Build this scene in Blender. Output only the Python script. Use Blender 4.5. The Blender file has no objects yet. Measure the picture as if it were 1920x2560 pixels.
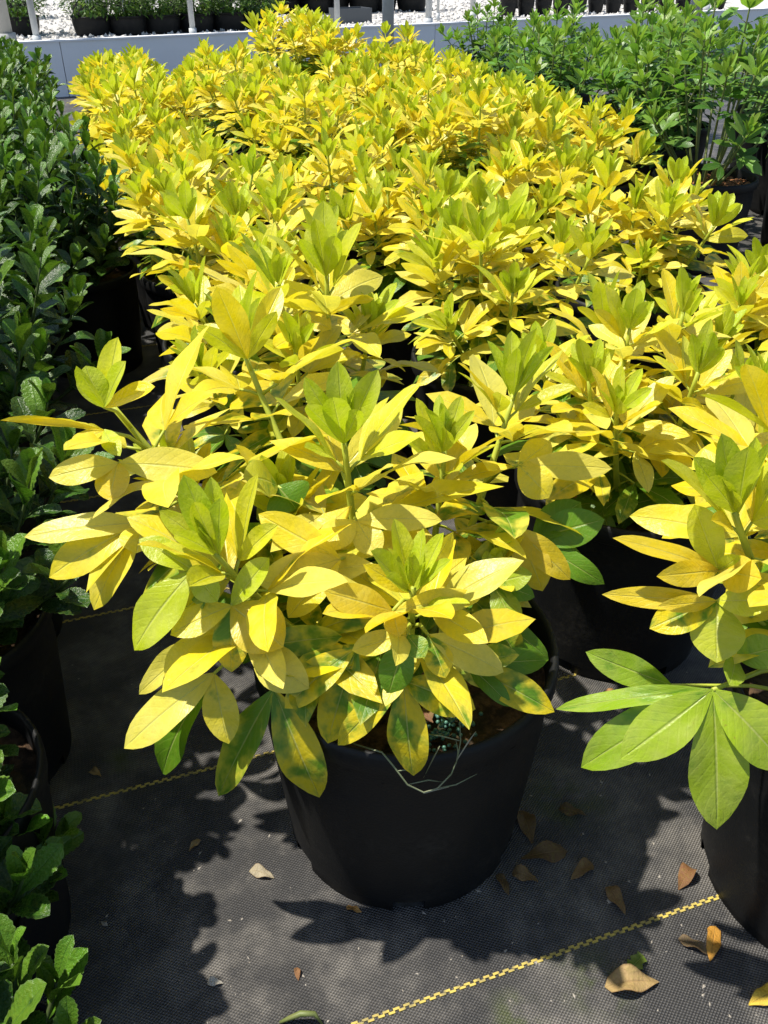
import bpy, math, random
import numpy as np
from mathutils import Vector, Matrix, Euler, noise as mnoise
R = math.radians
rng = random.Random(11)
S = bpy.context.scene
col = S.collection

# ------------------------------------------------------------------ camera
CAM_H, PITCH, FPX = 0.75, R(33.65), 2150.0          # FPX: focal length in photo pixels (1920 x 2560)
cd = bpy.data.cameras.new('camera'); cam = bpy.data.objects.new('camera', cd); col.objects.link(cam)
cam.location = (0, 0, CAM_H); cam.rotation_euler = (R(90) - PITCH, 0, 0)
cd.sensor_fit = 'VERTICAL'; cd.sensor_height = 24.0; cd.lens = 24.0 * FPX / 2560.0
cd.clip_start = 0.02; cd.clip_end = 200
S.camera = cam
S.render.engine = 'CYCLES'; cy = S.cycles; cy.max_bounces = 6; cy.diffuse_bounces = 3; cy.glossy_bounces = 2; cy.transmission_bounces = 4; cy.caustics_reflective = False; cy.caustics_refractive = False
# ------------------------------------------------------------------ sky, sun, exposure
SUN_EL = R(64); SUN_AZ = math.atan2(-0.90, 0.12)     # from the left, a little behind the plants
W = bpy.data.worlds.new('World'); S.world = W; W.use_nodes = True
wn = W.node_tree.nodes; bg = wn['Background']
sky = wn.new('ShaderNodeTexSky'); sky.sky_type = 'NISHITA'; sky.sun_disc = False
sky.sun_elevation = SUN_EL; sky.sun_rotation = SUN_AZ
W.node_tree.links.new(sky.outputs[0], bg.inputs[0]); bg.inputs[1].default_value = 0.105
sd = bpy.data.lights.new('sun', 'SUN'); sd.energy = 4.7; sd.angle = R(1.0); sd.color = (1.0, 0.95, 0.86)
sun = bpy.data.objects.new('sun', sd); col.objects.link(sun)
sdir = Vector((math.sin(SUN_AZ) * math.cos(SUN_EL), math.cos(SUN_AZ) * math.cos(SUN_EL), math.sin(SUN_EL)))
sun.rotation_euler = sdir.to_track_quat('Z', 'Y').to_euler(); sun.location = (-3, 2, 6)
vs = S.view_settings; vs.view_transform = 'Standard'; vs.look = 'None'; vs.gamma = 1; vs.use_curve_mapping = False
vs.exposure = 0.62

# ------------------------------------------------------------------ pixels to places
K = 1920 / 1659.0
CF = Vector((0, math.cos(PITCH), -math.sin(PITCH))); CU = Vector((0, math.sin(PITCH), math.cos(PITCH))); CC = Vector((0, 0, CAM_H))
def ray(x, y): return CF + Vector(((x - 960) / FPX, 0, 0)) - CU * ((y - 1280) / FPX)
def at(x, y, z=0.0):
    d = ray(x, y); return CC + d * ((z - CAM_H) / d.z)
def onY(x, y, Y):
    d = ray(x, y); return CC + d * (Y / d.y)
def q(x, y, Y): return onY(x * K, y * K, Y)
UD = Vector((-0.320, 0.947, 0)).normalized()          # along the rows of pots
VD = Vector((UD.y, -UD.x, 0))                         # along the marker lines of the cloth
def uv(u, v, z=0.0): return UD * u + VD * v + Vector((0, 0, z))

# ------------------------------------------------------------------ node helpers
class NT:
    def __init__(s, name):
        s.m = bpy.data.materials.new(name); s.m.use_nodes = True
        s.t = s.m.node_tree; s.t.nodes.clear()
        s.out = s.n('ShaderNodeOutputMaterial')
    def n(s, typ, **kw):
        nd = s.t.nodes.new(typ)
        for k, v in kw.items(): setattr(nd, k, v)
        return nd
    def put(s, sock, val):
        if isinstance(val, bpy.types.NodeSocket): s.t.links.new(val, sock)
        elif val is not None: sock.default_value = val
    def math(s, op, a, b=None, c=None, clamp=False):
        nd = s.n('ShaderNodeMath', operation=op, use_clamp=clamp)
        s.put(nd.inputs[0], a); s.put(nd.inputs[1], b); s.put(nd.inputs[2], c)
        return nd.outputs[0]
    def ss(s, x, lo, hi, a=0.0, b=1.0):
        nd = s.n('ShaderNodeMapRange', interpolation_type='SMOOTHSTEP')
        s.put(nd.inputs[0], x); s.put(nd.inputs[1], lo); s.put(nd.inputs[2], hi); s.put(nd.inputs[3], a); s.put(nd.inputs[4], b)
        return nd.outputs[0]
    def mix(s, f, a, b, blend='MIX'):
        nd = s.n('ShaderNodeMix', data_type='RGBA', blend_type=blend)
        s.put(nd.inputs[0], f)
        for i, v in ((6, a), (7, b)):
            if isinstance(v, tuple) and len(v) == 3: v = v + (1,)
            s.put(nd.inputs[i], v)
        return nd.outputs[2]
    def noise(s, vec, scale, detail=3, rough=.5, dim='3D', w=None):
        nd = s.n('ShaderNodeTexNoise', noise_dimensions=dim)
        s.put(nd.inputs['Vector'], vec); s.put(nd.inputs['Scale'], scale); s.put(nd.inputs['Detail'], detail); s.put(nd.inputs['Roughness'], rough)
        if w is not None: s.put(nd.inputs['W'], w)
        return nd.outputs[0]
    def bump(s, h, strength, dist):
        nd = s.n('ShaderNodeBump'); s.put(nd.inputs['Height'], h); nd.inputs['Strength'].default_value = strength; nd.inputs['Distance'].default_value = dist
        return nd.outputs[0]
    def pbsdf(s, color, rough, spec=.5, normal=None, metal=0):
        nd = s.n('ShaderNodeBsdfPrincipled')
        if isinstance(color, tuple) and len(color) == 3: color = color + (1,)
        s.put(nd.inputs['Base Color'], color); s.put(nd.inputs['Roughness'], rough); s.put(nd.inputs['Specular IOR Level'], spec); s.put(nd.inputs['Metallic'], metal)
        if normal is not None: s.put(nd.inputs['Normal'], normal)
        return nd.outputs[0]
    def surf(s, sh): s.t.links.new(sh, s.out.inputs[0]); return s.m
    def obj(s): return s.n('ShaderNodeTexCoord').outputs['Object']

def leaf_material(name, green, midrib, from_attr=False, rough=.36, spec=.45, transl=.40, quilt=.35, tgain=(1.08, 1.1, .7), edge=None):
    k = NT(name)
    tc = k.n('ShaderNodeTexCoord'); sep = k.n('ShaderNodeSeparateXYZ'); k.put(sep.inputs[0], tc.outputs['UV'])
    a = k.math('ABSOLUTE', k.math('MULTIPLY_ADD', sep.outputs[0], 2.0, -1.0)); t = sep.outputs[1]
    if from_attr:
        at_ = k.n('ShaderNodeAttribute', attribute_name='leafcol'); c = at_.outputs['Color']; al = at_.outputs['Alpha']
        rnd = k.math('MULTIPLY', al, 7.31)
    else:
        oi = k.n('ShaderNodeObjectInfo'); c = oi.outputs['Color']; al = oi.outputs['Alpha']; rnd = oi.outputs['Random']
    w = k.math('MULTIPLY', rnd, 57.0)
    sc_ = k.n('ShaderNodeVectorMath', operation='MULTIPLY'); k.put(sc_.inputs[0], tc.outputs['UV']); sc_.inputs[1].default_value = (1.0, 2.7, 1.0); lv_ = sc_.outputs[0]
    nz = k.noise(lv_, 1.7, 3, .5, '4D', w)
    nf = k.noise(lv_, 7.0, 4, .55, '4D', w)
    g = k.math('ADD', k.math('MULTIPLY_ADD', k.math('SUBTRACT', nz, .5), 1.9, al), k.math('MULTIPLY', k.math('SUBTRACT', .42, k.math('MULTIPLY_ADD', t, .55, k.math('MULTIPLY', a, .35))), .55))
    g = k.ss(g, .38, .86)
    base = k.mix(g, c, green)
    base = k.mix(k.ss(nf, .35, .75, 0, .16), base, (.30, .34, .03))
    mid = k.math('MULTIPLY', k.math('LESS_THAN', a, k.math('MULTIPLY_ADD', t, -.045, .06)), .45)
    base = k.mix(mid, base, midrib)
    ph = k.math('SUBTRACT', k.math('MULTIPLY', t, 58.0), k.math('MULTIPLY', a, 13.0))
    vein = k.math('POWER', k.math('MULTIPLY_ADD', k.math('SINE', ph), .5, .5), 10.0)
    base = k.mix(k.math('MULTIPLY', vein, .05), base, midrib)
    # the two halves of a blade differ a little; large soft patches
    half = k.math('MULTIPLY', k.math('GREATER_THAN', sep.outputs[0], .5), k.math('MULTIPLY', k.math('SINE', k.math('MULTIPLY', rnd, 91.0)), .10))
    base = k.mix(k.math('ABSOLUTE', half), base, k.mix(.5, base, green))
    base = k.mix(k.math('MULTIPLY', k.ss(nz, .35, .7, 0, .30), k.math('SUBTRACT', 1.0, g)), base, k.mix(.6, base, (.80, .74, .30, 1) if not edge else green))
    if edge: base = k.mix(k.ss(a, .86, .97, 0, .6), base, edge)
    # small tan scars along the tip and margin
    sp = k.noise(lv_, 15.0, 1, .5, '4D', w)
    base = k.mix(k.math('MULTIPLY', k.math('MULTIPLY', k.ss(sp, .70, .76), k.ss(a, .2, .9)), .5), base, (.33, .22, .05))
    hgt = k.math('ADD', k.math('MULTIPLY', k.ss(a, 0, .1), .5), k.math('ADD', k.math('MULTIPLY', vein, -.07), k.math('MULTIPLY', nf, quilt * 1.6)))
    nrm = k.bump(hgt, .5, .0022)
    p = k.pbsdf(base, k.math('MULTIPLY_ADD', nf, .16, rough - .08), spec, nrm)
    tr = k.n('ShaderNodeBsdfTranslucent'); k.put(tr.inputs[0], k.mix(1.0, base, tgain + (1,), 'MULTIPLY')); k.put(tr.inputs[1], nrm)
    mx = k.n('ShaderNodeMixShader'); mx.inputs[0].default_value = transl
    k.t.links.new(p, mx.inputs[1]); k.t.links.new(tr.outputs[0], mx.inputs[2])
    return k.surf(mx.outputs[0])

M = {}
M['gold'] = leaf_material('golden_leaf', (.13, .29, .016), (.60, .62, .22))
M['gold_j'] = leaf_material('golden_leaf_mass', (.10, .24, .014), (.60, .62, .22), True)
M['green'] = leaf_material('green_leaf', (.05, .15, .02), (.26, .38, .12), rough=.34, edge=(.16, .27, .05, 1))
M['green_j'] = leaf_material('green_leaf_mass', (.05, .15, .02), (.26, .38, .12), True, rough=.34, edge=(.16, .27, .05, 1))
M['dark'] = leaf_material('dark_glossy_leaf', (.014, .050, .010), (.06, .13, .035), rough=.28, spec=.38, transl=.22, quilt=1.0, edge=(.12, .20, .05, 1))
M['dark_j'] = leaf_material('dark_glossy_leaf_mass', (.014, .050, .010), (.06, .13, .035), True, rough=.28, spec=.38, transl=.22, quilt=1.0, edge=(.12, .20, .05, 1))
M['dead'] = leaf_material('dead_leaf', (.07, .04, .02), (.30, .19, .08), rough=.62, spec=.25, transl=.12, quilt=.9, tgain=(1.1, .8, .5), edge=(.16, .09, .04, 1))

def mat_stem(name, c1, c2):
    k = NT(name); n = k.noise(k.obj(), 60, 3)
    return k.surf(k.pbsdf(k.mix(n, c1, c2), .5, .4, k.bump(n, .2, .001)))
M['stem_gold'] = mat_stem('young_golden_stem', (.46, .49, .05), (.30, .37, .04))
M['stem_green'] = mat_stem('green_stem', (.12, .19, .04), (.16, .15, .06))
M['stem_dark'] = mat_stem('dark_green_stem', (.04, .09, .02), (.07, .08, .03))
M['weed'] = mat_stem('weed_stem', (.13, .18, .07), (.22, .22, .15))
M['weed_dry'] = mat_stem('dry_weed', (.36, .36, .28), (.22, .22, .15))

k = NT('black_pot_plastic'); o = k.obj()
n1 = k.noise(o, 420, 2, .5); n2 = k.noise(o, 14, 4, .6); n3 = k.noise(o, 160, 2, .5)
dust = k.math('MULTIPLY', k.ss(n2, .45, .8), k.ss(n3, .3, .75))
M['pot'] = k.surf(k.pbsdf(k.mix(dust, (.005, .0055, .006), (.028, .026, .023)), k.math('MULTIPLY_ADD', n2, .25, .45), .30, k.bump(n1, .25, .0012)))
k = NT('potting_soil'); o = k.obj(); n1 = k.noise(o, 75, 5, .65); n2 = k.noise(o, 16, 3)
c = k.mix(k.ss(n1, .35, .7), (.020, .013, .009), (.12, .07, .036)); c = k.mix(k.ss(n2, .5, .7, 0, .5), c, (.05, .055, .02))
M['soil'] = k.surf(k.pbsdf(c, .9, .2, k.bump(n1, .8, .006)))
k = NT('bark_chip'); o = k.obj(); n1 = k.noise(o, 120, 3, .6)
M['bark'] = k.surf(k.pbsdf(k.mix(n1, (.34, .16, .07), (.20, .085, .035)), .85, .2))
k = NT('fertiliser_bead'); M['bead'] = k.surf(k.pbsdf((.08, .20, .15), .35, .5))

# woven black weed-control cloth
k = NT('woven_ground_cloth'); o = k.obj()
mp = k.n('ShaderNodeMapping', vector_type='TEXTURE'); mp.inputs['Rotation'].default_value = (0, 0, math.atan2(VD.y, VD.x)); k.put(mp.inputs[0], o)
sep = k.n('ShaderNodeSeparateXYZ'); k.put(sep.inputs[0], mp.outputs[0])
wob = k.noise(o, 35, 2)
px, py = .0040, .0029
sx = k.math('SINE', k.math('ADD', k.math('MULTIPLY', sep.outputs[0], 2 * math.pi / px), k.math('MULTIPLY', wob, 1.5)))
sy = k.math('SINE', k.math('MULTIPLY', sep.outputs[1], 2 * math.pi / py))
weave = k.math('MULTIPLY_ADD', k.math('MULTIPLY', sx, sy), .5, .5)
d1 = k.noise(o, 9, 5, .68); d2 = k.noise(o, 30, 4, .6); d3 = k.noise(o, 700, 2, .5)
dust = k.math('MULTIPLY', k.ss(d1, .40, .64), k.ss(d2, .30, .72, .35, 1))
c = k.mix(dust, (.058, .056, .054), (.23, .212, .185))
c = k.mix(k.ss(weave, .15, .75, .72, 0), c, (.010, .010, .011))
c = k.mix(k.math('MULTIPLY', k.ss(d3, .60, .72), .35), c, (.24, .22, .20))
m2 = k.noise(o, 22, 4, .65)
for (x, y, r_) in ((1470, 2440, .045), (1290, 2545, .035), (1420, 2000, .06), (1530, 2480, .03), (300, 1900, .03)):
    p_ = at(x, y)
    vm = k.n('ShaderNodeVectorMath', operation='DISTANCE'); k.put(vm.inputs[0], o); vm.inputs[1].default_value = p_
    msk = k.math('MULTIPLY', k.ss(vm.outputs['Value'], r_, 0.0), k.ss(m2, .40, .62))
    c = k.mix(k.math('MULTIPLY', msk, .8), c, (.055, .075, .012))
M['cloth'] = k.surf(k.pbsdf(c, k.math('MULTIPLY_ADD', weave, -.2, .62), .45, k.bump(k.math('MULTIPLY_ADD', d3, .25, weave), .9, .0014)))
k = NT('yellow_marker_thread'); n1 = k.noise(k.obj(), 90, 3)
M['thread'] = k.surf(k.pbsdf(k.mix(k.ss(n1, .4, .75), (.52, .40, .085), (.20, .17, .08)), .6, .35))
k = NT('pale_gravel'); o = k.obj()
v1 = k.n('ShaderNodeTexVoronoi'); k.put(v1.inputs['Vector'], o); v1.inputs['Scale'].default_value = 38
n1 = k.noise(o, 9, 4, .6)
M['gravel'] = k.surf(k.pbsdf(k.mix(n1, k.mix(v1.outputs['Color'], (.46, .44, .41), (.66, .64, .61)), (.52, .50, .47)), .9, .2, k.bump(v1.outputs['Distance'], 1.0, .02)))
k = NT('pebble'); oi = k.n('ShaderNodeObjectInfo'); n1 = k.noise(k.obj(), 14, 3)
M['pebble'] = k.surf(k.pbsdf(k.mix(n1, (.45, .43, .40), (.72, .70, .67)), .85, .2))
k = NT('white_sheet_plastic'); o = k.obj(); n1 = k.noise(o, 3, 4, .6); n2 = k.noise(o, 40, 3)
M['white'] = k.surf(k.pbsdf(k.mix(k.ss(n1, .35, .75, 0, .5), (.90, .90, .92), (.80, .80, .80)), .45, .4, k.bump(n2, .15, .003)))
k = NT('galvanised_steel'); o = k.obj(); n1 = k.noise(o, 40, 4, .6)
M['steel'] = k.surf(k.pbsdf(k.mix(n1, (.40, .43, .44), (.60, .62, .62)), .45, .5, None, .0))
k = NT('weathered_grey_paint'); n1 = k.noise(k.obj(), 12, 4, .6)
M['greypaint'] = k.surf(k.pbsdf(k.mix(n1, (.36, .36, .34), (.50, .50, .47)), .7, .3))
k = NT('grey_tray_plastic'); M['tray'] = k.surf(k.pbsdf((.09, .10, .11), .5, .4))
k = NT('white_tag_plastic'); M['tag'] = k.surf(k.pbsdf((.78, .78, .76), .45, .4))
k = NT('pale_debris'); n1 = k.noise(k.obj(), 200, 2); M['debris'] = k.surf(k.pbsdf(k.mix(n1, (.42, .39, .34), (.20, .17, .13)), .85, .2))

# ------------------------------------------------------------------ mesh helpers
def mesh(name, verts, faces, mat, smooth=True, uvs=None):
    me = bpy.data.meshes.new(name); me.from_pydata([tuple(v) for v in verts], [], faces)
    if mat is not None: me.materials.append(mat)
    if smooth: me.polygons.foreach_set('use_smooth', [True] * len(me.polygons))
    if uvs is not None:
        l = me.uv_layers.new(name='UVMap'); idx = np.empty(len(me.loops), dtype=np.int32); me.loops.foreach_get('vertex_index', idx)
        l.data.foreach_set('uv', np.asarray(uvs, dtype=np.float32)[idx].ravel())
    me.update(); return me
def add(name, me, parent=None, loc=None):
    o = bpy.data.objects.new(name, me); col.objects.link(o)
    if parent is not None: o.parent = parent
    if loc is not None: o.location = loc
    return o
def tag(o, label=None, cat=None, group=None, kind=None):
    if label: o['label'] = label
    if cat: o['category'] = cat
    if group: o['group'] = group
    if kind: o['kind'] = kind
    return o
def thing(name, loc, label, cat, group=None):
    return tag(add(name, None, None, loc), label, cat, group)

class Tube:
    def __init__(s): s.v = []; s.f = []
    def path(s, pts, radii, n=6):
        pts = [Vector(p) for p in pts]; b = len(s.v); m = len(pts)
        if not isinstance(radii, (list, tuple)): radii = [radii] * m
        for i, p in enumerate(pts):
            t = (pts[min(i + 1, m - 1)] - pts[max(i - 1, 0)]).normalized()
            a = t.orthogonal().normalized() if i == 0 else (a - t * a.dot(t)).normalized()
            c = t.cross(a)
            for j in range(n):
                an = 2 * math.pi * j / n; s.v.append(p + (a * math.cos(an) + c * math.sin(an)) * radii[i])
        for i in range(m - 1):
            for j in range(n):
                s.f.append((b + i * n + j, b + i * n + (j + 1) % n, b + (i + 1) * n + (j + 1) % n, b + (i + 1) * n + j))
        s.f.append(tuple(b + (m - 1) * n + j for j in range(n))); s.f.append(tuple(b + j for j in reversed(range(n))))
    def box(s, c, hx, hy, hz, rz=0):
        b = len(s.v); rot = Matrix.Rotation(rz, 3, 'Z')
        for z in (-hz, hz):
            for x, y in ((-hx, -hy), (hx, -hy), (hx, hy), (-hx, hy)): s.v.append(Vector(c) + rot @ Vector((x, y, z)))
        s.f += [tuple(b + i for i in f) for f in ((3, 2, 1, 0), (4, 5, 6, 7), (0, 1, 5, 4), (1, 2, 6, 5), (2, 3, 7, 6), (3, 0, 4, 7))]
    def mesh(s, name, mat, smooth=True): return mesh(name, s.v, s.f, mat, smooth)

def lathe(name, prof, mat, n=40, skip=None):
    v = []; f = []
    for r, z in prof:
        for j in range(n): a = 2 * math.pi * j / n; v.append((r * math.cos(a), r * math.sin(a), z))
    for i in range(len(prof) - 1):
        for j in range(n):
            if skip and skip(i, j, n): continue
            f.append((i * n + j, i * n + (j + 1) % n, (i + 1) * n + (j + 1) % n, (i + 1) * n + j))
    return mesh(name, v, f, mat)

def pot_mesh(name, rt, rb, h, n=48, slots=True):
    lip = rt * .055
    prof = [(rb * .25, .012), (rb * .92, .012), (rb * .955, .0), (rb, .002), (rb + (rt - rb) * .05, .016),
            (rb + (rt - rb) * .35, h * .36), (rb + (rt - rb) * .70, h * .72), (rt - lip * 1.0, h * .895), (rt - lip * .9, h * .90), (rt - lip * .25, h * .905), (rt, h * .915),
            (rt, h * .975), (rt - lip * .25, h * .997), (rt - lip * .6, h), (rt - lip * 1.0, h * .985), (rt - lip * 1.2, h * .9), (rt - lip * 1.5, h * .55)]
    sk = (lambda i, j, n: i in (2, 3) and j % 8 in (3, 4)) if slots else None
    return lathe(name, prof, mat=M['pot'], n=n, skip=sk)

def soil_mesh(name, r, z, seed, amp=.007):
    v = [(0, 0, z)]; f = []; n = 28; rings = 7
    for i in range(1, rings + 1):
        for j in range(n):
            a = 2 * math.pi * j / n; rr = r * i / rings
            p = Vector((rr * math.cos(a), rr * math.sin(a), 0))
            v.append((p.x, p.y, z + amp * 2 * (mnoise.noise(p * 45 + Vector((seed * 3.1, 0, 0)))) - .004 * (i / rings) ** 2))
    for j in range(n): f.append((0, 1 + j, 1 + (j + 1) % n))
    for i in range(rings - 1):
        for j in range(n): f.append((1 + i * n + j, 1 + (i + 1) * n + j, 1 + (i + 1) * n + (j + 1) % n, 1 + i * n + (j + 1) % n))
    return mesh(name, v, f, M['soil'])

# ------------------------------------------------------------------ leaves: unit chord along +Y, upper face +Z
def leaf_geo(nl, nw, w, bend, fold, wave, peak=1.1, tipx=.62, seed=0, serr=0.0, twist=0.0, roll=0.0, chew=0.0):
    r = random.Random(seed); ph = r.uniform(0, 6.28); ph2 = r.uniform(0, 6.28)
    tm = peak / (peak + tipx); mx = tm ** peak * (1 - tm) ** tipx
    V = []; UVs = []; F = []
    y = z = 0.0; pts = []; ang = 0.0
    for i in range(nl + 1):
        t = i / nl; pts.append((y, z))
        ang = bend * (t ** 1.25) * 1.0
        y += math.cos(ang) / nl; z -= math.sin(ang) / nl
    for i in range(nl + 1):
        t = i / nl; yy, zz = pts[i]; a2 = bend * (t ** 1.25)
        ww = w * .5 * max((max(t, 0.0) ** peak) * ((1 - t) ** tipx) / mx, .0) + .010 * (1 - t)
        tw = twist * (t - .3)
        for j in range(nw + 1):
            s = 2 * j / nw - 1
            e = 1.0
            if abs(s) > .99:
                if serr and 0 < i < nl: e = 1 + serr * (1 if i % 2 else -1)
                if chew: e = 1 - chew * (.5 + .5 * math.sin(i * 2.4 + (3 if s > 0 else 0) + ph))
            x = s * ww * e
            up = abs(s) * ww * fold - roll * ww * max(abs(s) - .5, 0) ** 2 * 4 + wave * ww * math.sin(t * 9 + ph + (1.7 if s > 0 else 0)) * abs(s) + .02 * math.sin(t * 5 + ph2) * (1 - t) * t
            x2 = x * math.cos(tw) - up * math.sin(tw); up2 = x * math.sin(tw) + up * math.cos(tw)
            V.append((x2, yy + up2 * math.sin(a2), zz + up2 * math.cos(a2))); UVs.append(((s + 1) / 2, t))
    for i in range(nl):
        for j in range(nw):
            a = i * (nw + 1) + j; F.append((a, a + 1, a + nw + 2, a + nw + 1))
    # normalise: tip on +Y at 1
    ty, tz = pts[-1]; L = math.hypot(ty, tz); c, s_ = ty / L, tz / L
    V = [(x / L, (yv * c + zv * s_) / L, (zv * c - yv * s_) / L) for x, yv, zv in V]
    return V, F, UVs

class LeafSet:
    """a family of leaf meshes: detailed ones for single leaves, light ones for joined masses"""
    def __init__(s, name, mat, matj, specs, nl=10, lo=(4, 2)):
        s.mat, s.matj = mat, matj; s.hi = []; s.lo = []
        for i, sp in enumerate(specs):
            V, F, UVs = leaf_geo(nl, 4, seed=i, **sp); s.hi.append(mesh(name, V, F, mat, True, UVs))
            sp2 = dict(sp); sp2['serr'] = 0
            V, F, UVs = leaf_geo(lo[0], lo[1], seed=i, **sp2); s.lo.append((np.array(V), np.array(F), np.array(UVs)))
gs = []
for i in range(5): gs.append(dict(w=.28 + .03 * (i % 3), bend=.10 - .12 * (i % 3) + .1, fold=.42, wave=.06, peak=.95, tipx=.68))          # 0-4 young, upright, cupped
for i in range(8): gs.append(dict(w=.315 + .022 * (i % 4), bend=.28 + .12 * (i % 4), fold=.22 + .05 * (i % 3), wave=.16, peak=1.05, tipx=.86, twist=.25 * ((i % 3) - 1), roll=.08))  # 5-12 mature
for i in range(5): gs.append(dict(w=.335 + .02 * (i % 3), bend=.55 + .15 * (i % 3), fold=.16, wave=.19, peak=1.08, tipx=.84, twist=.3 * ((i % 3) - 1), roll=.12))   # 13-17 drooping
GOLD = LeafSet('golden_leaf', M['gold'], M['gold_j'], gs, nl=12)
GREEN = LeafSet('green_leaf', M['green'], M['green_j'], gs, nl=9)
es = []
for i in range(7): es.append(dict(w=.36 + .03 * (i % 3), bend=.25 + .2 * (i % 4), fold=.34, wave=.12, peak=1.25, tipx=.62, serr=.06, twist=.3 * ((i % 3) - 1)))
DARK = LeafSet('serrated_leaf', M['dark'], M['dark_j'], es, nl=21)

def frame(d, nrm):
    d = d.normalized(); sd_ = d.cross(nrm)
    if sd_.length < 1e-4: sd_ = d.orthogonal()
    sd_.normalize(); return sd_, d, sd_.cross(d)
def leaf_matrix(base, d, nrm, length, ws=1.0):
    s_, d, n_ = frame(d, nrm)
    m = Matrix((s_ * length * ws, d * length, n_ * length)).transposed().to_4x4(); m.translation = base
    return m

class Plant:
    """collects shoots (stem tubes) and leaf records in the local space of its root, then links them"""
    def __init__(s, root, lset, stem_mat): s.root = root; s.ls = lset; s.sm = stem_mat; s.shoots = []; s.org = Vector(root.location)
    def shoot(s): s.shoots.append((Tube(), [])); return s.shoots[-1]
    def build(s, cap=260, name='leaf'):
        recs = []
        for i, (tb, lv) in enumerate(s.shoots):
            st = add('stem', tb.mesh('stem', s.sm), s.root)
            for L in lv: recs.append((L[0], st, L))
        recs.sort(key=lambda a: -a[0])
        for pr, st, (p_, mi, mat4, c) in recs[:cap]:
            o = bpy.data.objects.new(name, s.ls.hi[mi % len(s.ls.hi)]); o.parent = st; o.matrix_basis = mat4; o.color = c; col.objects.link(o)
        if len(recs) > cap: tag(add('foliage', s.merge([r[2] for r in recs[cap:]]), s.root), kind='stuff')
    def merge(s, recs):
        Vs, Fs, Us, Cs = [], [], [], []; nb = 0
        for p_, mi, m4, c in recs:
            V, F, U_ = s.ls.lo[mi % len(s.ls.lo)]; a = np.array(m4)
            Vs.append(V @ a[:3, :3].T + a[:3, 3]); Fs.append(F + nb); Us.append(U_); Cs.append(np.tile(np.array(c), (len(V), 1))); nb += len(V)
        V = np.concatenate(Vs); F = np.concatenate(Fs); U_ = np.concatenate(Us); Cc = np.concatenate(Cs).astype(np.float32)
        me = bpy.data.meshes.new('foliage'); me.from_pydata(V.tolist(), [], F.tolist()); me.materials.append(s.ls.matj)
        me.polygons.foreach_set('use_smooth', [True] * len(me.polygons))
        l = me.uv_layers.new(name='UVMap'); idx = np.empty(len(me.loops), dtype=np.int32); me.loops.foreach_get('vertex_index', idx)
        l.data.foreach_set('uv', U_.astype(np.float32)[idx].ravel())
        ca = me.color_attributes.new('leafcol', 'FLOAT_COLOR', 'POINT'); ca.data.foreach_set('color', Cc.ravel()); me.update()
        return me

def bez(a, b, c, t): return a * (1 - t) ** 2 + b * (2 * t * (1 - t)) + c * t * t
def jit(c, r, s=.10):
    m = 1 + r.uniform(-s, s); return tuple(min(max(x * m * (1 + r.uniform(-s, s) * .5), 0), .95) for x in c)
LIME, LIME2 = (.50, .59, .012), (.62, .64, .018)
YEL, YEL2, PALE = (.84, .665, .014), (.84, .695, .032), (.84, .73, .10)
def gold_colour(r, k, sun=1.0):
    if k <= 1: return jit(LIME, r) + (r.uniform(.0, .12),)
    if k == 2: return jit(LIME2 if r.random() < .6 else YEL, r) + (r.uniform(0, .15),)
    if k <= 4: return jit(r.choice((YEL, YEL2, PALE, YEL2)), r, .07) + (r.uniform(-.1, .22 if k == 3 else .5),)
    if k == 5: return jit(r.choice((YEL, YEL2, PALE)), r, .1) + (r.uniform(.3, 1.0),)
    if k == 6: return jit((.5, .52, .03), r, .12) + (r.uniform(.6, 1.1),)
    return jit((.13, .25, .018), r, .2) + (r.uniform(.7, 1.1),)

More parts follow.
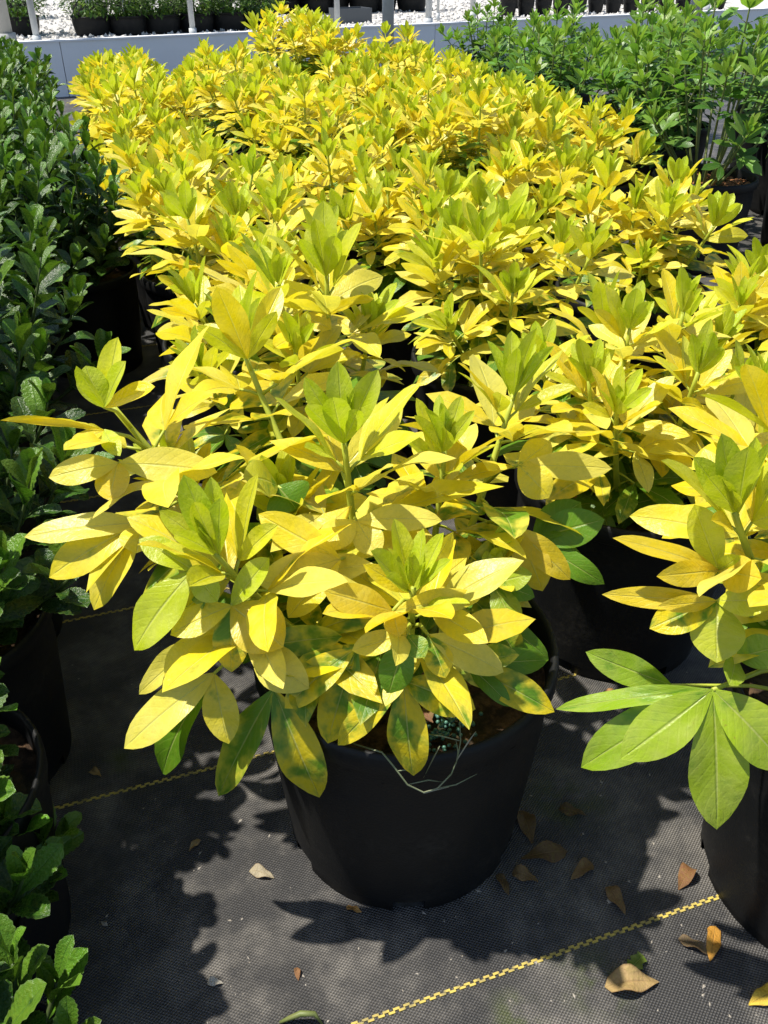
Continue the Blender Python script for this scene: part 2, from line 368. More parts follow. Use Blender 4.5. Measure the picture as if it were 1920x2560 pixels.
ELEV = (80, 70, 52, 30, 14, 0, -14, -26, -34)
LEN = (.038, .060, .072, .082, .086, .088, .082, .074, .064)
PET = (.004, .008, .014, .020, .024, .028, .030, .032, .032)
DOWN = (.002, .010, .026, .046, .068, .092, .118, .148, .180)
def gold_shoot(P, base, tip, r, size=1.0, nodes=8, first=0, colour=gold_colour, ctrl=None, rad=.0042, open_=58, prio=0.0, gap=1.0):
    """one shoot: bezier stem, decussate pairs of three-fingered leaves, upright young leaves on top. World coordinates in."""
    o_ = P.org; tb, lv = P.shoot(); base = Vector(base) - o_; tip = Vector(tip) - o_
    if ctrl is None: ctrl = Vector((base.x * .45 + tip.x * .55, base.y * .45 + tip.y * .55, base.z + (tip.z - base.z) * .42))
    n = 12; pts = [bez(base, ctrl, tip, i / n) for i in range(n + 1)]
    tb.path(pts, [rad * (1.15 - .6 * i / n) * (size ** .5) for i in range(n + 1)], 7)
    seg = [0.0]
    for i in range(n, 0, -1): seg.append(seg[-1] + (pts[i] - pts[i - 1]).length)
    total = seg[-1]; phi = r.uniform(0, 6.28)
    for kn in range(first, nodes):
        dist = DOWN[min(kn, 8)] * size * gap * r.uniform(.92, 1.08)
        if dist > total * .97: break
        t = 1 - dist / total; t = max(0.0, min(1.0, t))
        p = bez(base, ctrl, tip, t); T = (bez(base, ctrl, tip, min(t + .03, 1)) - bez(base, ctrl, tip, max(t - .03, 0))).normalized()
        up = (T * .75 + Vector((0, 0, .6))).normalized(); phi += math.pi / 2 + r.uniform(-.3, .3)
        e1 = up.orthogonal().normalized(); e2 = up.cross(e1)
        for sgn in (0, 1):
            an = phi + sgn * math.pi + r.uniform(-.2, .2); hz = e1 * math.cos(an) + e2 * math.sin(an)
            e = R(ELEV[min(kn, 8)] + r.uniform(-13, 13)); d = (hz * math.cos(e) + up * math.sin(e)).normalized()
            nr = (up * math.cos(e) - hz * math.sin(e)).normalized()
            pl = PET[min(kn, 8)] * size; hub = p + d * pl
            if kn >= 1: tb.path([p, p + d * pl * .5 + up * .001, hub], [.0017 * size, .0013 * size, .0011 * size], 5)
            yaw0 = R(16 if kn == 0 else 26 if kn == 1 else 40 if kn == 2 else open_)
            for li in ((0, -1, 1) if kn > 0 else (0, 1)):
                yaw = li * yaw0 * r.uniform(.8, 1.15)
                dd = Matrix.Rotation(yaw, 3, nr) @ d
                dd = (dd + Vector((0, 0, -.10 if kn > 3 else 0)) * abs(li) + Vector((r.uniform(-.1, .1), r.uniform(-.1, .1), r.uniform(-.1, .08)))).normalized()
                ln = LEN[min(kn, 8)] * size * (1.0 if li == 0 else r.uniform(.74, .9)) * r.uniform(.85, 1.15)
                mi = r.randrange(0, 5) if kn <= 1 else (r.choice((1, 3, 5, 6, 9)) if kn == 2 else r.randrange(5, 13) if kn < 6 else r.randrange(13, 18))
                nn = (nr + Vector((r.uniform(-.25, .25), r.uniform(-.25, .25), r.uniform(-.1, .1)))).normalized()
                lv.append((prio + 1.2 - .12 * kn + .3 * d.dot(Vector((0, -.7, .7))) + r.uniform(0, .1), mi, leaf_matrix(hub, dd, nn, ln, r.uniform(.9, 1.12)), colour(r, kn)))
    return tb, lv

def hand_leaf(P, bucket, b, t, wpx, c, droop=True, mi=None, r=rng, face=.48):
    """one leaf from a base point to a tip point (world), blade turned partly to the sky and partly outward"""
    o_ = P.org; b = Vector(b); t = Vector(t); d = t - b; L = d.length
    out = Vector((-.25 + r.uniform(-.3, .3), -1, 0)); f_ = face + r.uniform(-.2, .12); nr = (Vector((0, 0, 1)) * (1 - f_) + out * f_)
    zd = (((b + t) * .5) - CC).length
    wid = wpx * K / FPX * zd * .96
    if mi is None: mi = r.randrange(5, 13) if not droop else r.randrange(13, 18)
    ws = wid / (L * gs[mi]['w'])
    bucket[1].append((5.0, mi, leaf_matrix(b - o_, d, nr, L, ws), c))

# ------------------------------------------------------------------ the setting
g = add('ground_cloth', mesh('ground_cloth', [(-30, -12, 0), (30, -12, 0), (30, 60, 0), (-30, 60, 0)], [(0, 1, 2, 3)], M['cloth'], False)); tag(g, 'black woven weed-control cloth laid over the ground', None, None, 'structure')
ang = math.atan2(VD.y, VD.x)
for kk in range(0, 10):
    uu = .0435 + .3037 * kk if kk else .0435
    tb = Tube(); p0, p1 = (-.75, 1.3) if kk < 5 else (-.5, 1.8)
    n = int((p1 - p0) / .0046)
    for i in range(n):
        off = .0010 if i % 2 else -.0010
        tb.box(uv(uu + off + rng.uniform(-.0003, .0003), p0 + i * .0046, .0005), .0028, .0010, .0006, ang)
    add('marker_thread', tb.mesh('marker_thread', M['thread'], False), g)

wa, wb = at(100, 104, .28), at(1720, 31, .28)
WD = (wb - wa); WD.z = 0; WD.normalize(); WN = Vector((-WD.y, WD.x, 0))       # along the wall, and away from the camera
def ws_(s, n, z=0.0): return Vector((wa.x, wa.y, 0)) + WD * s + WN * n + Vector((0, 0, z))
wang = math.atan2(WD.y, WD.x)
tb = Tube(); tb.box(ws_(3, 14.03, .128), 22, 14.0, .128, wang)
tag(add('gravel_terrace', tb.mesh('gravel_terrace', M['gravel'], False)), 'raised bed of pale gravel behind the white wall', None, None, 'structure')
lw = thing('low_wall', ws_(3, 0), 'low white sheet-clad wall holding up the gravel terrace', 'wall')
for i in range(12):
    s0 = -6 + i * 1.22
    tb = Tube(); tb.box(ws_(s0 + .61, .0, .138) - Vector(lw.location), .608, .018, .138, wang)
    add('panel', tb.mesh('panel', M['white'], False), lw)
tb = Tube(); tb.box(ws_(1.32, .0, .281) - Vector(lw.location), 7.35, .024, .0045, wang)
add('top_rail', tb.mesh('top_rail', M['white'], False), lw)

# loose stones on the terrace edge and the gravel path
def scatter_stones(nst, fn, name, label):
    v = []; f = []
    ico = [(0, 0, 1), (.9, 0, .1), (0, .8, 0), (-.8, .1, 0), (.1, -.9, -.1), (0, 0, -.7)]; fi = [(0, 1, 2), (0, 2, 3), (0, 3, 4), (0, 4, 1), (5, 2, 1), (5, 3, 2), (5, 4, 3), (5, 1, 4)]
    for i in range(nst):
        p, s_ = fn(); b = len(v); ro = Euler((rng.uniform(0, 6), rng.uniform(0, 6), rng.uniform(0, 6))).to_matrix()
        for q_ in ico: v.append(p + ro @ Vector(q_) * s_)
        f += [tuple(b + a for a in t_) for t_ in fi]
    tag(add(name, mesh(name, v, f, M['pebble'], False)), label, None, None, 'stuff')
scatter_stones(5200, lambda: (ws_(rng.uniform(-1.6, 5.6), .05 + rng.random() ** 1.6 * 4.5, .26), rng.uniform(.008, .024)), 'gravel', 'loose pale gravel strewn over the terrace')

# posts of the shade house: (x at top, x at foot, y of foot, width px, on terrace?)
def post(x, y, wpx, n_, mat, label, grp=None, hgt=2.6, z0=.256):
    d = ray(x, y); a0 = ws_(0, n_); t_ = (a0 - CC).dot(WN) / d.dot(WN); p = CC + d * t_; zd = (p - CC).dot(CF)
    r_ = wpx / FPX * zd / 2; loc = Vector((p.x, p.y, z0))
    th = thing('steel_post', loc, label, 'post', grp)
    tb = Tube(); tb.path([(0, 0, -.02), (0, 0, hgt)], r_, 14); add('pipe', tb.mesh('pipe', mat), th)
    tb = Tube(); tb.path([(0, 0, -.01), (0, 0, .05)], r_ * 1.35, 14); add('base_collar', tb.mesh('base_collar', mat), th)
post(91, 90, 16, .06, M['steel'], 'thin steel post at the wall beside the gravel path')
post(478, 40, 14, .10, M['steel'], 'thin steel post in front of the pots with leafy green shrubs')
post(843, 50, 14, .10, M['steel'], 'thin steel post beside the grey plastic tray')
post(970, 120, 29, -.35, M['steel'], 'thick steel post standing in front of the low white wall', z0=0)
post(1071, 55, 16, .12, M['steel'], 'thin steel post behind the young green shrub, beside a thinner rod')
post(1095, 30, 7, .5, M['steel'], 'thinnest steel rod among the posts, behind the low white wall')
post(1182, 20, 14, .5, M['steel'], 'thin steel post between the green shrub and the row of small pots')
post(1738, 30, 31, -.25, M['steel'], 'thick steel post rising behind the large green shrubs', z0=0)
post(1766, 20, 13, .3, M['steel'], 'slim steel post close behind a thick one')
post(8, 70, 40, .3, M['greypaint'], 'broad weathered grey post behind the dark green hedge')

# ------------------------------------------------------------------ pots
POT10 = pot_mesh('pot', .135, .114, .235); POT7 = pot_mesh('pot', .108, .090, .205, 40); POTS = pot_mesh('pot', .062, .046, .11, 24, False); POTL = pot_mesh('pot', .128, .110, .105, 32, False)
SOILS = [soil_mesh('soil', .128, .203, i) for i in range(3)]; SOIL7 = [soil_mesh('soil', .101, .180, i + 5) for i in range(2)]; SOILL = soil_mesh('soil', .118, .09, 9); SOILSM = soil_mesh('soil', .057, .10, 12, .003)
def potted(name, loc, label, cat, group, pot, soil, rz=0.0):
    t = thing(name, loc, label, cat, group)
    p = add('pot', pot, t); p.rotation_euler.z = rz; s_ = add('soil', soil, t); s_.rotation_euler.z = rz * 2
    return t

# ------------------------------------------------------------------ golden shrubs
ROWLAB = ('row along the dark hedge', 'second row over from the dark hedge', 'third row over from the dark hedge', 'row next to the green shrubs')
VCOL = (.208, .552, .90, 1.25)
def golden(loc, label, group, rz=0.0, name='golden_shrub'):
    t = potted(name, loc, label, 'shrub', group, POT10, SOILS[rng.randrange(3)], rz)
    return t, Plant(t, GOLD, M['stem_gold'])
def auto_golden(P, loc, r, n=9, spread=.155, top=.43, cap=240, skip=None, size=1.0):
    for i in range(n):
        fr = (i + .4) / n; rr = spread * math.sqrt(fr) * r.uniform(.85, 1.12); a = i * 2.4 + r.uniform(-.35, .35) + P.org.x * 9
        tip = Vector(loc) + Vector((rr * math.cos(a), rr * math.sin(a), top - .55 * rr + r.uniform(-.035, .03)))
        b = Vector(loc) + Vector((.03 * math.cos(a), .03 * math.sin(a), .195))
        gold_shoot(P, b, tip, r, size * r.uniform(.74, 1.0), 9)
    P.build(cap)

# -- the front shrub, with shoots and front leaves where the photograph has them
p1 = Vector((.019, .572, 0))
T1, P1 = golden(p1, 'large golden shrub in a black pot with a thin weed trailing over its rim', None, R(2))
r1 = random.Random(5)
sb = lambda dx, dy, z=.195: p1 + Vector((dx, dy, z))
shoots1 = [  # apex px (1659 scale), Y depth, size, nodes
    (462, 1195, .505, .98, 6), (893, 1270, .478, .85, 6), (236, 868, .64, 1.12, 7), (742, 945, .60, 1.08, 8), (962, 965, .645, .92, 8), (1112, 845, .72, 1.08, 8),
    (1075, 1215, .585, .5, 6), (520, 745, .78, 1.12, 8), (600, 1080, .62, .9, 8), (380, 1050, .66, .9, 8)]
hs = []
for (x, y, Y, sz, nn) in shoots1:
    tip = q(x, y, Y); dx = tip.x - p1.x; dy = tip.y - p1.y; l = max(math.hypot(dx, dy), .01)
    b = sb(.035 * dx / l, .035 * dy / l)
    hs.append(gold_shoot(P1, b, tip, r1, sz, nn, prio=1.0, first=3 if x == 236 else 0))
def hub(P, shoot_i, hx, hy, hY, attach, leaves, hlist, r=r1, rad=.0016):
    """a leaf hub: petiole from the stem of a shoot to the hub, then leaves (tip x, tip y, tip Y, width px, colour, mesh or None)"""
    tb, lv = hlist[shoot_i]; h = q(hx, hy, hY); ring = tb.v[int(attach * 12) * 7:int(attach * 12) * 7 + 7]
    a = sum(ring, Vector()) / 7
    tb.path([a, (a + h - P.org) / 2 + Vector((0, 0, .006)), h - P.org], [rad * 1.3, rad, rad * .8], 5)
    for (tx, ty, tY, wpx, c, mi) in leaves: hand_leaf(P, (tb, lv), h, q(tx, ty, tY), wpx, c, True, mi, r)
Y0 = YEL2 + (.22,); YG = YEL + (.60,); YP = PALE + (0.0,); GY = (.66, .62, .05, .78); DG = (.13, .24, .012, 1.0); LG = LIME + (.1,); YS = (.78, .58, .02, .0)
hub(P1, 1, 872, 1470, .452, .62, [(893, 1676, .430, 88, YG, 16), (1027, 1532, .435, 84, YG, 7), (730, 1610, .44, 58, YG, 6)], hs)
hub(P1, 0, 592, 1488, .475, .5, [(690, 1723, .445, 92, YG, 8), (472, 1720, .45, 84, GY, 9)], hs)
hub(P1, 1, 772, 1398, .475, .55, [(708, 1606, .45, 86, YG, 10), (615, 1530, .455, 78, YG, 7)], hs)
hub(P1, 1, 925, 1372, .462, .8, [(1088, 1452, .45, 76, YP, 6), (962, 1465, .44, 62, YG, 7)], hs)
hub(P1, 1, 880, 1372, .455, .82, [(840, 1500, .44, 76, DG, 10), (918, 1420, .44, 52, (.3, .42, .02, .7), 9), (760, 1405, .452, 54, Y0, 6)], hs)
hub(P1, 1, 1005, 1432, .49, .55, [(1198, 1538, .462, 72, YG, 7), (1103, 1527, .46, 42, DG, 14), (1185, 1425, .50, 60, DG, 6), (1122, 1415, .48, 58, GY, 7)], hs)
hub(P1, 0, 500, 1308, .49, .85, [(612, 1398, .462, 118, YS, 9), (368, 1372, .47, 70, Y0, 6), (582, 1205, .50, 62, LG, 1), (500, 1452, .462, 78, YG, 9)], hs)
hub(P1, 0, 478, 1362, .487, .75, [(355, 1462, .462, 78, Y0, 6), (300, 1500, .48, 58, YP, 7)], hs)
hub(P1, 0, 462, 1455, .477, .6, [(268, 1617, .448, 92, YP, 5), (494, 1607, .447, 76, Y0, 9), (352, 1672, .48, 84, DG, 6)], hs)
hub(P1, 0, 540, 1398, .48, .68, [(668, 1487, .452, 92, YP, 8), (740, 1375, .50, 66, GY, 6)], hs)
hub(P1, 0, 418, 1232, .50, .9, [(290, 1405, .47, 96, LG, 8), (300, 1165, .515, 60, LG, 6), (470, 1300, .482, 62, LG, 9)], hs)
hub(P1, 3, 735, 1208, .525, .55, [(558, 1262, .51, 84, YP, 5), (622, 1335, .50, 74, Y0, 7), (558, 1110, .55, 76, Y0, 6)], hs)
hub(P1, 3, 770, 1125, .56, .7, [(690, 1190, .535, 72, YP, 8), (818, 1200, .535, 68, YP, 9), (955, 1125, .56, 66, YP, 6)], hs)
hub(P1, 1, 848, 1320, .465, .92, [(700, 1278, .462, 74, YS, 5), (1040, 1290, .49, 58, Y0, 6), (862, 1375, .445, 52, YS, 9)], hs)
hub(P1, 2, 310, 1128, .59, .6, [(52, 1160, .585, 66, YP, 5), (106, 1248, .57, 88, Y0, 6), (203, 1318, .55, 82, Y0, 7), (295, 1195, .555, 84, Y0, 9)], hs)
hub(P1, 2, 255, 1000, .60, .78, [(105, 1032, .59, 64, YP, 5), (238, 1082, .575, 92, YS, 9), (470, 1020, .60, 80, PALE + (.1,), 6)], hs)
hub(P1, 2, 225, 930, .61, .9, [(0, 908, .60, 20, YEL + (0,), 2), (150, 968, .59, 40, Y0, 6), (260, 985, .58, 40, LG, 14)], hs)
hub(P1, 2, 225, 880, .62, .97, [(185, 790, .63, 66, LG, 3), (272, 780, .62, 50, LG, 1), (255, 728, .64, 62, LIME2 + (.0,), 2), (165, 790, .61, 34, LG, 4), (335, 835, .62, 52, YEL + (0,), 1)], hs)
hub(P1, 5, 1108, 1138, .60, .5, [(1172, 1277, .575, 80, YS, 8), (1232, 1252, .58, 62, YS, 6), (1000, 1275, .57, 60, GY, 9)], hs)
hub(P1, 5, 1150, 1165, .63, .45, [(1306, 1122, .63, 84, DG, 5), (1255, 1085, .65, 78, (.2, .33, .02, .9), 6), (1306, 1262, .60, 54, DG, 14)], hs)
hub(P1, 5, 1120, 1005, .65, .7, [(1322, 1012, .65, 62, YP, 5), (1186, 1076, .63, 74, Y0, 8), (1190, 955, .67, 60, Y0, 6)], hs)
hub(P1, 3, 600, 1050, .60, .6, [(525, 1030, .58, 92, (.55, .55, .03, .5), 8), (640, 1100, .59, 112, (.2, .36, .02, .9), 10)], hs)
hub(P1, 6, 1065, 1260, .57, .8, [(1150, 1240, .56, 56, (.40, .52, .03, .3), 6), (1118, 1365, .54, 62, (.35, .48, .03, .5), 8), (1155, 1290, .56, 52, DG, 6), (1075, 1180, .585, 36, LG, 2), (1050, 1190, .585, 34, LG, 3)], hs)
hub(P1, 6, 1060, 1330, .55, .3, [(1120, 1420, .53, 66, GY, 7), (1185, 1425, .54, 48, DG, 6)], hs)
P1.build(300)

# -- the shrub cut by the right edge, with its spray of long green leaves
p2 = Vector((.425, .50, 0))
T2, P2 = golden(p2, 'golden shrub with a spray of long lime-green leaves hanging in front of its pot', None, R(25))
r2 = random.Random(8); hs2 = []
for (x, y, Y, sz, nn) in [(1585, 1105, .47, .95, 4), (1790, 1180, .45, .9, 6), (1660, 880, .60, 1.05, 7), (1760, 960, .53, .9, 7), (1850, 900, .60, .9, 7)]:
    tip = q(x, y, Y); d = (tip - p2); l = math.hypot(d.x, d.y)
    hs2.append(gold_shoot(P2, p2 + Vector((.035 * d.x / l, .035 * d.y / l, .195)), tip, r2, sz, nn, prio=1.0))
LL = (.36, .50, .02, .30); LL2 = (.28, .44, .018, .45)
hub(P2, 0, 1540, 1490, .42, .42, [(1548, 1792, .375, 116, LL, 9), (1340, 1640, .40, 100, LL, 5), (1255, 1658, .425, 96, LL2, 6), (1700, 1660, .39, 110, LL, 7), (1200, 1532, .45, 46, LL2, 5)], hs2, r2, .002)
hub(P2, 0, 1450, 1480, .45, .25, [(1265, 1408, .47, 66, LL2, 6)], hs2, r2)
hub(P2, 0, 1590, 1420, .44, .3, [(1690, 1395, .43, 70, LL2, 6), (1575, 1480, .41, 50, LL, 9)], hs2, r2)
hub(P2, 0, 1548, 1298, .452, .55, [(1548, 1432, .42, 106, (.52, .56, .03, .35), 9), (1403, 1358, .44, 74, YG, 7), (1300, 1284, .46, 46, YS, 5), (1420, 1310, .44, 36, YS, 6), (1680, 1300, .43, 66, LIME2 + (.1,), 6)], hs2, r2)
hub(P2, 0, 1552, 1232, .46, .75, [(1323, 1162, .46, 48, YS, 5), (1418, 1245, .44, 56, YS, 6), (1645, 1250, .43, 76, YS, 9), (1500, 1090, .48, 70, LIME2 + (0,), 2), (1600, 1200, .45, 40, LG, 6)], hs2, r2)
P2.build(300)

# -- the rest of the block, row by row
named = {(1, .728): 'golden shrub behind the front pot with tan dead leaves covering its soil', (0, .90): 'tall-stemmed golden shrub directly behind the front pot, beside the bare cloth aisle'}
plants = [(0, .90), (0, 1.27), (0, 1.64), (0, 2.01), (0, 2.38), (0, 2.75), (0, 3.12), (0, 3.45), (0, 3.78),
          (1, .728), (1, 1.085), (1, 1.455), (1, 1.82), (1, 2.19), (1, 2.56), (1, 2.93), (1, 3.30), (1, 3.66),
          (2, .91), (2, 1.28), (2, 1.66), (2, 2.02), (2, 2.39), (2, 2.76), (2, 3.12), (2, 3.48), (2, 3.82),
          (3, 1.08), (3, 2.06), (3, 2.44), (3, 2.80), (3, 3.16), (3, 3.52)]
ORD = ('first', 'second', 'third', 'fourth', 'fifth', 'sixth', 'seventh', 'eighth', 'ninth', 'tenth', 'eleventh', 'twelfth')
count = {}
for (c_, u_) in plants:
    r = random.Random(int(c_ * 1000 + u_ * 100)); near = u_ < 1.7
    loc = uv(u_ + (0 if near else r.uniform(-.02, .02)), VCOL[c_] + (0 if near else r.uniform(-.02, .02)))
    count[c_] = count.get(c_, 0) + 1
    lab = named.get((c_, u_)) or 'golden shrub, %s from the front of the %s' % (ORD[count[c_]], ROWLAB[c_])
    t, P = golden(loc, lab, 'golden shrubs standing in rows', r.uniform(0, 3))
    if (c_, u_) == (0, .90):
        for (x, y, Y, sz, nn) in [(705, 585, .90, 1.12, 9), (600, 615, .93, .95, 8), (420, 655, 1.0, .9, 8), (560, 585, 1.02, .9, 8), (800, 700, .93, .85, 9), (640, 760, .85, .85, 9), (430, 800, .86, .8, 8)]:
            tip = q(x, y, Y); d = tip - loc; l = max(math.hypot(d.x, d.y), .01)
            gold_shoot(P, loc + Vector((.035 * d.x / l, .035 * d.y / l, .195)), tip, r, sz, nn)
        P.build(250); continue
    top = .425 + r.uniform(-.025, .03)
    if (c_, u_) in ((2, 3.82), (2, 3.48)): top = .52
    n_ = 10 if near else 13
    auto_golden(P, loc, r, n_, .15 if near else .175, top, 260 if near else (170 if u_ < 2.6 else 120))

# ------------------------------------------------------------------ dark serrated shrubs along the left
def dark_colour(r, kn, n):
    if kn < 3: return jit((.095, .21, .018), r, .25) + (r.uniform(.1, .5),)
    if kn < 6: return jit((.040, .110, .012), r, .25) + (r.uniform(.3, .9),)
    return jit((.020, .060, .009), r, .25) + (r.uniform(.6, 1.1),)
def dark_shrub(loc, label, group, r, cap, top=.50, nst=24, rad=.185, low=.25, pot=None, soil=None, zs=.175):
    t = potted('serrated_shrub', loc, label, 'shrub', group, pot or POT7, soil or SOIL7[r.randrange(2)], r.uniform(0, 3))
    P = Plant(t, DARK, M['stem_dark'])
    for i in range(nst):
        fr = (i + .5) / nst; el = math.asin(1 - fr); a = i * 2.4 + r.uniform(-.3, .3); k_ = r.uniform(.86, 1.08)
        tip = Vector((rad * math.cos(el) * math.cos(a) * k_, rad * math.cos(el) * math.sin(a) * k_, low + (top - low) * math.sin(el) * k_ + r.uniform(-.01, .03)))
        b = Vector((.02 * math.cos(a), .02 * math.sin(a), zs)); ctrl = Vector((tip.x * .75, tip.y * .75, b.z + max(tip.z - b.z, .05) * .45))
        tb, lv = P.shoot(); n = 8; pts = [bez(b, ctrl, tip, j / n) for j in range(n + 1)]; tb.path(pts, [.0032 - .0018 * j / n for j in range(n + 1)], 5)
        phi = r.uniform(0, 6.28); ln_s = max((tip - b).length, .05); nn = min(int(ln_s * .8 / .017), 10)
        for kn in range(nn):
            tt = max(0.05, 1 - kn * .017 / ln_s); p = bez(b, ctrl, tip, tt); phi += math.pi / 2 + r.uniform(-.3, .3)
            up = ((bez(b, ctrl, tip, min(tt + .05, 1)) - bez(b, ctrl, tip, tt - .05)).normalized() * .55 + Vector((0, 0, .6))).normalized(); e1 = up.orthogonal().normalized(); e2 = up.cross(e1)
            for sg in (0, 1):
                an = phi + sg * math.pi; e = R((74, 60, 46, 36, 28, 22)[min(kn, 5)] + r.uniform(-14, 14)); hz = e1 * math.cos(an) + e2 * math.sin(an)
                d = hz * math.cos(e) + up * math.sin(e); nr = up * math.cos(e) - hz * math.sin(e)
                ln = (.032, .043, .050, .053)[min(kn, 3)] * r.uniform(.8, 1.2)
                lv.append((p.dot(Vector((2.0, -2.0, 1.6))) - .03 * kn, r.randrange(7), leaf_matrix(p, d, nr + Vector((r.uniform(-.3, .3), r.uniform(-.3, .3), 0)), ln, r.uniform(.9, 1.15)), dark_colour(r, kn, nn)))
    P.build(cap)
hg = 'dark serrated shrubs of the hedge row'
dark_shrub(Vector((-.345, .375, 0)), 'low dark serrated shrub spreading over the cloth at the open end of the hedge', hg, random.Random(299), 290, .27, 26, .10, .09, POTS, SOILSM, .09)
dark_shrub(Vector((-.262, .262, 0)), 'lowest dark serrated shrub, in front of the low spreading one', hg, random.Random(298), 200, .22, 16, .075, .09, POTS, SOILSM, .09)
for kk in range(0, 17):
    u_ = .53 + .215 * kk; r = random.Random(300 + kk)
    lab = 'dark serrated shrub with a small weed in its pot, in the hedge' if kk == 0 else 'dark glossy serrated shrub, %s in the hedge from its low spreading end' % ORD[kk + 1] if kk < 9 else 'dark glossy serrated shrub at the far end of the hedge near the white wall'
    top = {0: .30, 1: .40, 2: .47}.get(kk, .50 + r.uniform(-.03, .03) - (.05 if kk > 9 else 0))
    dark_shrub(uv(u_, -.215 + r.uniform(-.008, .008)), lab, hg, r, 260 if kk < 8 else 120, top, 14 if kk == 0 else 24, (.10, .16)[kk] if kk < 2 else .19)
for j, (u_, v_) in enumerate(((1.80, -.03), (2.16, -.06))):
    r = random.Random(350 + j); dark_shrub(uv(u_, v_), 'dark serrated shrub wedged between hedge and golden row, %s along the aisle' % ORD[j], hg, r, 200, .44, 22, .13)

# ------------------------------------------------------------------ tall green shrubs on the right
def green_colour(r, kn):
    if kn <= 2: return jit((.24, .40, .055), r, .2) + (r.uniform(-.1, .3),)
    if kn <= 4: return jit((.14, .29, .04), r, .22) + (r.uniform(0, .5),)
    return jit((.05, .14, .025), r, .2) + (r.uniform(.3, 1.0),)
GREENS = [((1.985, 1.565), .66, 'tall green shrub in a black pot topped with orange bark chips'), ((2.40, 1.68), .62, 'green shrub right behind the pot of orange bark chips'), ((2.67, 1.92), .62, None), ((2.02, 1.98), .68, 'tall green shrub standing beside the pot of orange bark chips'),
          ((2.75, 1.50), .58, 'green shrub leaning against the row of golden shrubs, behind the bark chip pot'), ((3.2, 1.62), .56, None), ((3.05, 2.05), .60, None), ((3.5, 1.95), .58, None), ((4.3, 1.97), .55, 'green shrub standing alone against the low white wall beside the thick post'), ((3.6, 2.45), .58, None), ((2.35, 2.2), .66, None), ((2.85, 2.5), .62, None)]
for gi, ((u_, v_), top, lab) in enumerate(GREENS):
    loc = uv(u_, v_); r = random.Random(700 + gi)
    t = potted('green_shrub', loc, lab or 'leafy mid-green shrub in a black pot beyond the golden block', 'shrub', None if lab else 'green shrubs beyond the golden block', POT10, SOILS[gi % 3], r.uniform(0, 3))
    P = Plant(t, GREEN, M['stem_green'])
    for i in range(18):
        fr = (i + .4) / 18; rr = .225 * math.sqrt(fr) * r.uniform(.85, 1.1); a = i * 2.4 + r.uniform(-.4, .4)
        tip = loc + Vector((rr * math.cos(a), rr * math.sin(a), top - .9 * rr * (1 if i % 3 else 1.5) + r.uniform(-.04, .03)))
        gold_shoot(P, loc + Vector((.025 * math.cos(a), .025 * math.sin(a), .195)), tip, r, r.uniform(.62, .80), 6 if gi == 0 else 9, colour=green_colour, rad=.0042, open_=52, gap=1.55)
    P.build(240)
    if gi == 0:
        v = []; f = []
        for i in range(420):
            a = r.uniform(0, 6.28); rr = .112 * math.sqrt(r.random()); c_ = Vector((rr * math.cos(a), rr * math.sin(a), .208 + r.uniform(0, .008)))
            ro = Euler((r.uniform(-.5, .5), r.uniform(-.5, .5), r.uniform(0, 6))).to_matrix(); b_ = len(v); s_ = r.uniform(.004, .010)
            for q_ in ((-1, -.45, 0), (1, -.5, .1), (1.1, .5, 0), (-.9, .5, .1), (0, 0, .4)): v.append(c_ + ro @ Vector(q_) * s_)
            f += [(b_, b_ + 1, b_ + 4), (b_ + 1, b_ + 2, b_ + 4), (b_ + 2, b_ + 3, b_ + 4), (b_ + 3, b_, b_ + 4)]
        tag(add('bark_chips', mesh('bark_chips', v, f, M['bark'], False), t), 'orange-brown bark chips on the soil', None, None, 'stuff')

# ------------------------------------------------------------------ terrace plants
def far_bush(nleaf, rx, rz, zc, ln, cols, r, lset, hang=False):
    recs = []
    for i in range(nleaf):
        d = Vector((r.gauss(0, 1), r.gauss(0, 1), r.gauss(0, 1))).normalized(); rad = r.uniform(.45, 1.0) ** .6 * (1 + .22 * mnoise.noise(d * 2.3 + Vector((r.random() * .2, 0, zc * 9))))
        p = Vector((d.x * rx, d.y * rx, d.z * rz)) * rad + Vector((0, 0, zc))
        dd = (d + Vector((r.uniform(-.7, .7), r.uniform(-.7, .7), r.uniform(-.3, .7)))).normalized()
        if hang: dd = Vector((d.x * .5, d.y * .5, -1)).normalized()
        recs.append((0, r.randrange(5, 13), leaf_matrix(p, dd, Vector((d.x, d.y, abs(d.z) + .6)), ln * r.uniform(.7, 1.3), 1 if not hang else .35), jit(cols[r.randrange(len(cols))], r, .2) + (r.uniform(-.1, .5),)))
    return recs
def far_mesh(recs, ls):
    d = Plant.__new__(Plant); d.ls = ls; return d.merge(recs)
rf = random.Random(41)
FB = [far_mesh(far_bush(1300, .20, .17, .235, .034, ((.10, .21, .03), (.17, .28, .04), (.06, .14, .02), (.04, .10, .015)), rf, GREEN), GREEN) for i in range(3)]
def far_pot(name, p, label, cat, grp, fol, pot, soil, s=1.0, stem_h=.3):
    t = potted(name, p, label, cat, grp, pot, soil, rf.uniform(0, 6)); t.scale = (s, s, s)
    tb = Tube(); tb.path([(0, 0, .08 if pot is POTS else .07), (.005, .003, stem_h)], [.006, .003], 6); add('stem', tb.mesh('stem', M['stem_green']), t)
    o_ = add('foliage', fol, t); o_.rotation_euler.z = rf.uniform(0, 6); tag(o_, kind='stuff'); return t
def terr(x, y):
    p = at(x, y, .257); return p
for i, (x, y) in enumerate(((250, 92), (337, 90), (422, 86), (508, 82), (590, 78), (668, 74))):
    p = terr(x, y) + WN * .14; far_pot('leafy_shrub', p, 'leafy green shrub on the terrace edge, %s pot right of the gravel path' % ORD[i], 'shrub', 'leafy shrubs lined up on the terrace edge', FB[i % 3], POTL, SOILL, 1.0)
